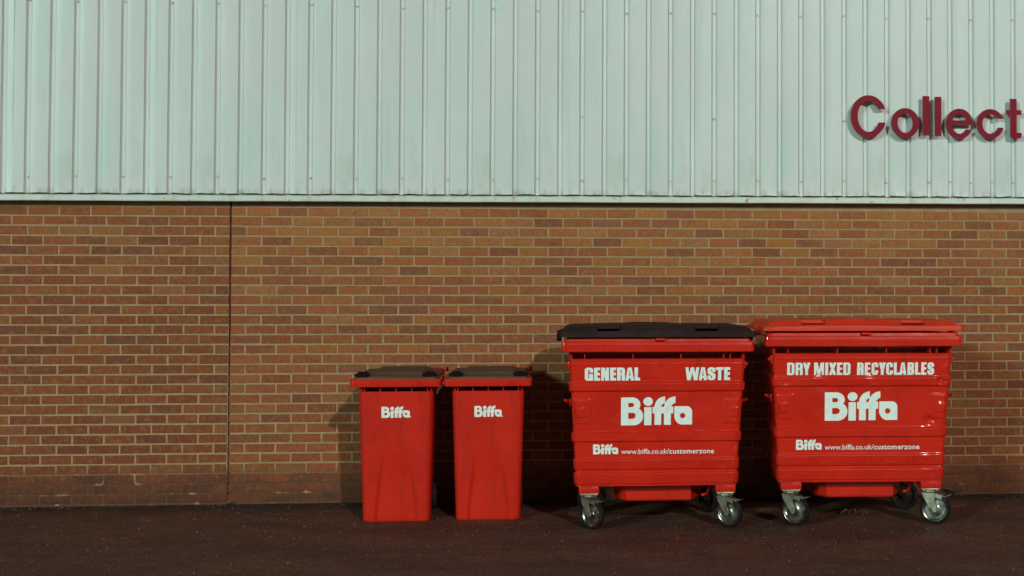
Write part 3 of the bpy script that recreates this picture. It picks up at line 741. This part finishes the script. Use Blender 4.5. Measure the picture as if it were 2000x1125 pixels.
# ------------------------------------------------------------------ four-wheeled steel containers
def steel_bin(x, yc, sc, lidmat, label, texts, seed, phis, dents, rz=0, rl=-.5):
    b = empty('waste_container', (x, yc, 0), rz, label, 'dumpster', 'large red steel waste containers on castors'); b.scale = sc
    rnd = random.Random(seed)
    zb, zt = .303, 1.215
    def prm(z):
        t = (z-zb)/(1.21-zb); return (.556+.052*t, .502+.050*t, -.43-.09*t, .43+.07*t)
    bands = [(.945, 1.007, .016), (.603, .665, .016), (.410, .486, .012), (.312, .392, .016), (1.128, 1.134, .004)]
    def band(z):
        d = 0
        for a, c, am in bands: d = max(d, am*sst(a-.003, a+.003, z)*sst(c+.004, c-.007, z))
        return d
    def pock(x, z):
        d = 0
        for s in (-1, 1):
            px = (x*s)
            d = max(d, .007*sst(.458, .466, px)*sst(.607, .600, px)*sst(.722, .729, z)*sst(.893, .886, z))
            d = max(d, .007*sst(.458, .466, px)*sst(.607, .600, px)*sst(.722, .729, z)*sst(.893, .886, z)+.007*sst(.505, .512, px)*sst(.60, .59, px)*sst(.765, .772, z)*sst(.838, .830, z)) if px > .45 else d
        return d
    def dent(x, z):
        d = .0042*noise.noise(Vector((x*2.3+seed*3.7, seed, z*3.1)))+.0016*noise.noise(Vector((x*9+seed, 3, z*11)))
        for (dx, dz, rr, am) in dents:
            q = math.hypot(x-dx, z-dz)/rr
            if q < 1.6: d -= am*math.exp(-q*q*2.5)*(1+.5*math.sin(q*5))
        # crumpled skin towards the outer ends
        e = sst(.44, .60, abs(x)); d += e*.0035*noise.noise(Vector((x*16, seed*2, z*24)))
        return d
    def disp(x, z): return -.20*sst(1.166, 1.170, z)*sst(.592, .578, abs(x))+ band(z)*sst(.615, .59, abs(x))*1.0+pock(x, z)+dent(x, z)
    zs = [zb-.006, zb-.001, zb+.004]; z = zb+.008
    while z < zt: zs.append(z); z += .0052
    zs.append(zt)
    rings = []
    for z in zs:
        hf, hb, yf, yb = prm(z); lip = .004 if z < zb+.006 else 0; R_ = []
        for px, py, nx, ny in ring_pts(hf, hb, yf, yb, .028, nf=120, nb=12, ns=18, nc=6):
            if ny < -.999: d = disp(px, z)
            elif abs(nx) < 1 and py < 0 and abs(nx*ny) > 1e-4: d = band(z)*.75+.0025*noise.noise(Vector((z*60, seed, nx*3)))
            else: d = band(z)*.8+.003*noise.noise(Vector((py*4, seed+px, z*4)))
            d += lip; R_.append((px+nx*d, py+ny*d, z))
        rings.append(R_)
    loft(MB(), rings, True, False).build('body', M['redsteel'], b, smooth=50)
    surf = lambda x, z: prm(z)[2]-band(z)-pock(x, z)-dent(x, z)
    # top rim with the lifting comb
    rim = []
    for z, g_, gy in ((1.212, -.10, -.10), (1.213, .048, .055), (1.217, .052, .060), (1.247, .053, .062), (1.250, .049, .058), (1.256, .049, .058), (1.259, .052, .061), (1.279, .050, .059), (1.283, .034, .034), (1.300, .030, .030), (1.303, .026, .026), (1.303, -.02, -.02), (1.22, -.02, -.02)):
        hf, hb, yf, yb = prm(1.21); R_ = []
        for px, py, nx, ny in ring_pts(hf+g_, hb+g_, yf-gy, yb+gy*.6, .02, nf=60, nb=8, ns=10, nc=4):
            d = .0016*noise.noise(Vector((px*5+seed, seed, z*3))); R_.append((px, py+d, z+.0018*noise.noise(Vector((px*4, seed+2, 1)))))
        rim.append(R_)
    rm = loft(MB(), rim, False, False)
    for gx in (-.50, -.17, .16, .50, .455):
        hf, hb, yf, yb = prm(1.2); rm.box(gx-.003, gx+.003, yf-.002, yf+.10, 1.166, 1.213)
    rm.cyl((-.016, -.571, 1.297), (.045, -.571, 1.297), .010, n=12)
    rm.build('rim', M['redsteel'], b, smooth=30)
    # lid
    red = lidmat is M['redlid']; z1_ = 1.346 if red else 1.349
    def top(x, y):
        sx = sst(.672, .60, abs(x)); h = .038*sx*sst(-.565, -.515, y)*sst(.53, .45, y)
        h += .009*sst(.20, .11, abs(x))*sst(-.56, -.48, y)*sst(.5, .3, y)+.005*sx*sst(.6, .0, abs(x))
        h -= .012*sst(.035, .025, abs(x-.0))*sst(-.53, -.51, y)*sst(-.44, -.46, y)
        for s in (-1, 1): h -= .045*sst(.082, .072, abs(x-s*.335))*sst(-.548, -.538, y)*sst(-.455, -.470, y)
        h += .004*noise.noise(Vector((x*2.2+seed, y*2, 0)))
        h += (.010*sst(-.55, -.68, x)*-1)
        return h
    if red: lid('lid', lidmat, b, .676, -.575, .50, 1.316, 1.346, top, 150, 80)
    else: lid('lid', lidmat, b, .673, -.585, .50, 1.312, 1.349, top, 150, 80)
    for s in (-1, 1):
        gp = MB(); gp.box(s*.335-.079, s*.335+.079, -.527, -.452, z1_+.019, z1_+.031, .003); gp.build('lid_grip', lidmat, b)
    # side lifting lugs and lid hinge bolts
    for s in (-1, 1):
        lu = MB(); hx = prm(1.1)[0]
        lu.cyl((s*hx, -.46, 1.125), (s*(hx+.026), -.46, 1.125), .013, n=16); lu.box(min(s*hx, s*(hx+.010)), max(s*hx, s*(hx+.010)), -.49, -.40, 1.095, 1.15, .004)
        lu.build('lifting_lug', M['redsteel'], b)
        hk = MB(); hx = prm(.87)[0]; hk.cyl((s*hx, -.34, .858), (s*(hx+.046), -.38, .880), .015, .009, n=14); hk.box(min(s*hx, s*(hx+.012)), max(s*hx, s*(hx+.012)), -.38, -.30, .835, .885, .004)
        hk.build('side_hook', M['redsteel'], b)
        bo = MB(); bo.cyl((s*.62, -.20, 1.335), (s*.688, -.20, 1.335), .016, n=14); bo.box(min(s*.655, s*.69), max(s*.655, s*.69), -.30, -.16, 1.28, 1.335, .004)
        bo.build('hinge_bolt', M['blackpart'] if not red else M['redsteel'], b)
    # feet pads and castors
    for (sx, sy, ph) in zip((-.467, .480, rl, .415), (-.36, -.36, .34, .34), phis):
        pd = MB(); pd.box(sx-.070, sx+.070, sy-.065, sy+.065, .246, .3005, .006); pd.build('foot_pad', M['redsteel'], b)
        caster(b, sx, sy, .246, ph, gm='galv' if sy < 0 else 'galv_shaded', rm='rimmetal' if sy < 0 else 'galv_shaded')  # rear castors get the steel with shade in its colour
    # shallow sump and cross frame under the tub
    sp = MB(); pts = [(-.205, -.27), (.250, -.27), (.345, -.05), (.345, .25), (-.275, .25), (-.275, -.16)]
    low = [(p[0]*.98, p[1]*.97, .172) for p in pts]; hi = [(p[0], p[1], .299) for p in pts]
    loft(sp, [low, [(p[0], p[1], .182) for p in pts], hi], True, True).build('sump', M['redsteel'], b, smooth=20)
    fr = MB(); fr.box(-.52, .52, .18, .23, .262, .2975, .003); fr.cyl((.37, -.22, .21), (.395, -.25, .29), .010, n=10); fr.cyl((.37, -.22, .21), (.33, -.22, .20), .010, n=10)
    fr.build('underframe', M['redsteel'], b)
    # lettering
    for name, items in texts:
        tm = MB()
        for kind, s, x0, x1, z0, z1 in items:
            if kind == 'logo': V, F = LOGO; place_shape(tm, V, F, x0, z0, (x1-x0)/2.545, (z1-z0), surf, .0030)
            elif kind == 'cap':
                ch, st, hb_ = s; h = z1-z0; wd = (x1-x0)/h; f = glyph(ch, wd, st, hb_)
                V, F = shape_mesh(contours(f, -.02, wd+.02, -.02, 1.02, .02), .0012); place_shape(tm, V, F, x0, z0, h, h, surf, .0030)
            else:
                dep, off, spc, em = kind; V, F = text_mesh(s, 1.0, off, spc)
                mnx = min(v[0] for v in V); mxx = max(v[0] for v in V); k = (x1-x0)/(mxx-mnx)
                V = [((v[0]-mnx), v[1], v[2]*dep) for v in V]; place_shape(tm, V, F, x0, z0, k, (z1-z0), surf, em)
        tm.build(name, M['redsteel'] if name == 'embossed_lettering' else M['decal'], b, smooth=0)
    return b
def cap_row(word, spans, px0, sx, xorg, z0, z1, st, hb_):
    """spans: measured left/right of each letter in a shared unit"""
    return [('cap', (c, st, hb_), xorg+(a-px0)*sx, xorg+(b_-px0)*sx, z0, z1) for c, (a, b_) in zip(word, spans)]
def common(dx):
    return [
     ('white_logo', [('logo', '', -.250, .240, .712, .903)]),
     ('white_logo', [('logo', '', -.440, -.268, .516, .584)]), ('web_address', [((.001, 0.004, 1.0, .003), 'www.biffa.co.uk/', -.247, .083, .517, .517+.049), ((.001, 0.012, 1.06, .003), 'customerzone', .085, .394, .517, .517+.049)]),
     ('embossed_lettering', [((.006, 0.016, 1.12, -.0004), 'CONTINENTAL', -.495, .225, .424, .424+.070)]), ('embossed_lettering', [((.006, 0.016, 1.12, -.0004), '1100', .30, .485, .424, .424+.070)]),
    ]
XC = 2.901
gw = cap_row('GENERAL', [(230, 465), (490, 662), (688, 908), (940, 1110), (1135, 1360), (1370, 1612), (1625, 1785)], 230, .379/1555, 2.402-XC, 1.018, 1.106, .27, .21)
gw += cap_row('WASTE', [(205, 695), (680, 980), (990, 1275), (1290, 1560), (1585, 1800)], 205, .310/1595, 3.092-XC, 1.018, 1.106, .265, .21)
steel_bin(3.032, -1.035, (.981, 1, .993), M['blacklid'], 'red steel four-wheeled container with black lid, lettered GENERAL WASTE', [('white_lettering', gw[:7]), ('white_lettering', gw[7:])]+common(0), 1, (48, 40, 10, 60),
          [(.30, .70, .05, .003), (-.2, .52, .08, .003), (.56, .57, .05, .006), (.45, .44, .04, .003)], R(-.5), -.475)
XD = 4.450; k = 1.026; kz = 1.02
dr = cap_row('DRYMIXED', [(165, 345), (372, 548), (555, 735), (830, 1075), (1105, 1180), (1195, 1380), (1395, 1530), (1555, 1730)], 165, .435/1565/k, (3.932-XD)/k, 1.020, 1.103, .225, .17)
dr += cap_row('RECYCLABLES', [(92, 245), (270, 405), (432, 588), (605, 765), (775, 935), (955, 1100), (1090, 1250), (1278, 1435), (1455, 1590), (1602, 1725), (1748, 1905)], 92, .533/1813/k, (4.413-XD)/k, 1.020, 1.103, .235, .17)
steel_bin(XD, -1.03, (k, 1, kz), M['redlid'], 'red steel four-wheeled container with red lid, lettered DRY MIXED RECYCLABLES', [('white_lettering', dr[:3]), ('white_lettering', dr[3:8]), ('white_lettering', dr[8:])]+common(0), 4, (36, 18, 50, 25),
          [(.535, .985, .035, .016), (.555, .99, .02, -.010), (.46, .715, .05, .012), (-.25, .97, .12, .006), (.1, .93, .2, .004), (-.5, .98, .05, .005)], R(-2.0), -.40)

# ------------------------------------------------------------------ litter
def leaf(x, y, s, rz, seed, nm='fallen_leaf', lab=None):
    rg = random.Random(seed); mb = MB(); n = 9; vs = []; 
    for i in range(n):
        t = i/(n-1); wd = s*.32*math.sin(math.pi*min(1, t*.97+.02))**.8
        cz = .010+.018*math.sin(t*3.3+rg.random())*s/.06
        vs += [(-wd*(1+.25*rg.uniform(-1, 1)), s*(t-.5), cz+.010*rg.random()), (0, s*(t-.5), cz-.004), (wd*(1+.25*rg.uniform(-1, 1)), s*(t-.5), cz+.012*rg.random())]
    fs = [(i*3+q, i*3+q+1, i*3+q+4, i*3+q+3) for i in range(n-1) for q in range(2)]
    mb.add(vs, fs); mb.xf(Matrix.Rotation(rz, 4, 'Z')); zmin = min(v[2] for v in mb.v); mb.v = [(a, b_, c-zmin+.0015) for a, b_, c in mb.v]
    o = mb.build(nm, M['leaf'], None, smooth=60); o.location = (x, y, 0); o['label'] = lab; o['category'] = 'leaf'; o['group'] = 'dry leaves on the ground'
leaf(4.47, -1.02, .075, .6, 1, lab='curled dry leaf on the asphalt under the red-lidded container, the paler upright one')
leaf(4.42, -.98, .055, 2.0, 2, lab='small dry leaf just left of the curled one under the red-lidded container')
leaf(4.55, -1.05, .05, 1.2, 3, lab='small flat dry leaf right of the curled one under the red-lidded container')
def weed(x, y, s, seed, lab):
    rg = random.Random(seed); mb = MB()
    for i in range(26):
        a = rg.uniform(0, 2*math.pi); l = s*rg.uniform(.5, 1.1); b_ = rg.uniform(.2, .9); base = Vector((rg.uniform(-.3, .3)*s, rg.uniform(-.08, .08)*s, 0))
        d = Vector((math.cos(a), math.sin(a)*.5-.15, 0)); pr = None; sd_ = Vector((-d.y, d.x, 0)).normalized()
        vs = []
        for q in range(4):
            t = q/3; p = base+d*l*b_*t+Vector((0, 0, l*(t-.45*t*t))); wq = .004*(1-t*.85)
            vs += [p-sd_*wq, p+sd_*wq]
        mb.add(vs, [(q*2, q*2+1, q*2+3, q*2+2) for q in range(3)])
        if rg.random() < .5:
            p = base+d*l*b_+Vector((0, 0, l*.55)); mb.add([p, p+Vector((.012, 0, .006)), p+Vector((.014, -.004, .016)), p+Vector((-.004, 0, .012))], [(0, 1, 2, 3)])
    o = mb.build('weed', M['weed'], None, smooth=0); o.location = (x, y, 0); o['label'] = lab; o['category'] = 'weed'; o['group'] = 'weeds at the wall foot'
weed(5.50, -.05, .085, 1, 'dry weed tuft at the wall foot right of the red-lidded container')
weed(-.10, -.03, .03, 2, 'tiny weed at the foot of the wall joint on the left')

# ------------------------------------------------------------------ loose grit on the tarmac
def grit():
    rg = random.Random(5); mb = MB()
    for i in range(6500):
        y = -rg.uniform(.05, 3.6) if i < 5600 else -abs(rg.gauss(0, .05))-.01
        x = rg.uniform(-2.6, 7.2); q = rg.uniform(.0018, .0048) if rg.random() < .95 else rg.uniform(.005, .008); a = rg.uniform(0, 6.28)
        vs = [(x+q*math.cos(a+k_*1.57)*rg.uniform(.7, 1.2), y+q*math.sin(a+k_*1.57)*rg.uniform(.7, 1.2), -.001) for k_ in range(4)]
        vs += [(x+(v[0]-x)*.55, y+(v[1]-y)*.55, q*rg.uniform(.6, 1.1)) for v in vs]
        mb.add(vs, [(4, 5, 6, 7), (0, 1, 5, 4), (1, 2, 6, 5), (2, 3, 7, 6), (3, 0, 4, 7)])
    o = mb.build('loose_grit', M['grit'], None, smooth=0); o['kind'] = 'stuff'; o['label'] = 'loose grit scattered over the dark asphalt'; o['category'] = 'grit'
M['grit'] = mat('grit', (0.20, 0.09, 0.058), 0.9, var=[(6, (0.07, 0.030, 0.022), 0.46, 0.54, I3), (9, (0.34, 0.19, 0.13), 0.60, 0.68, I3)])
grit()
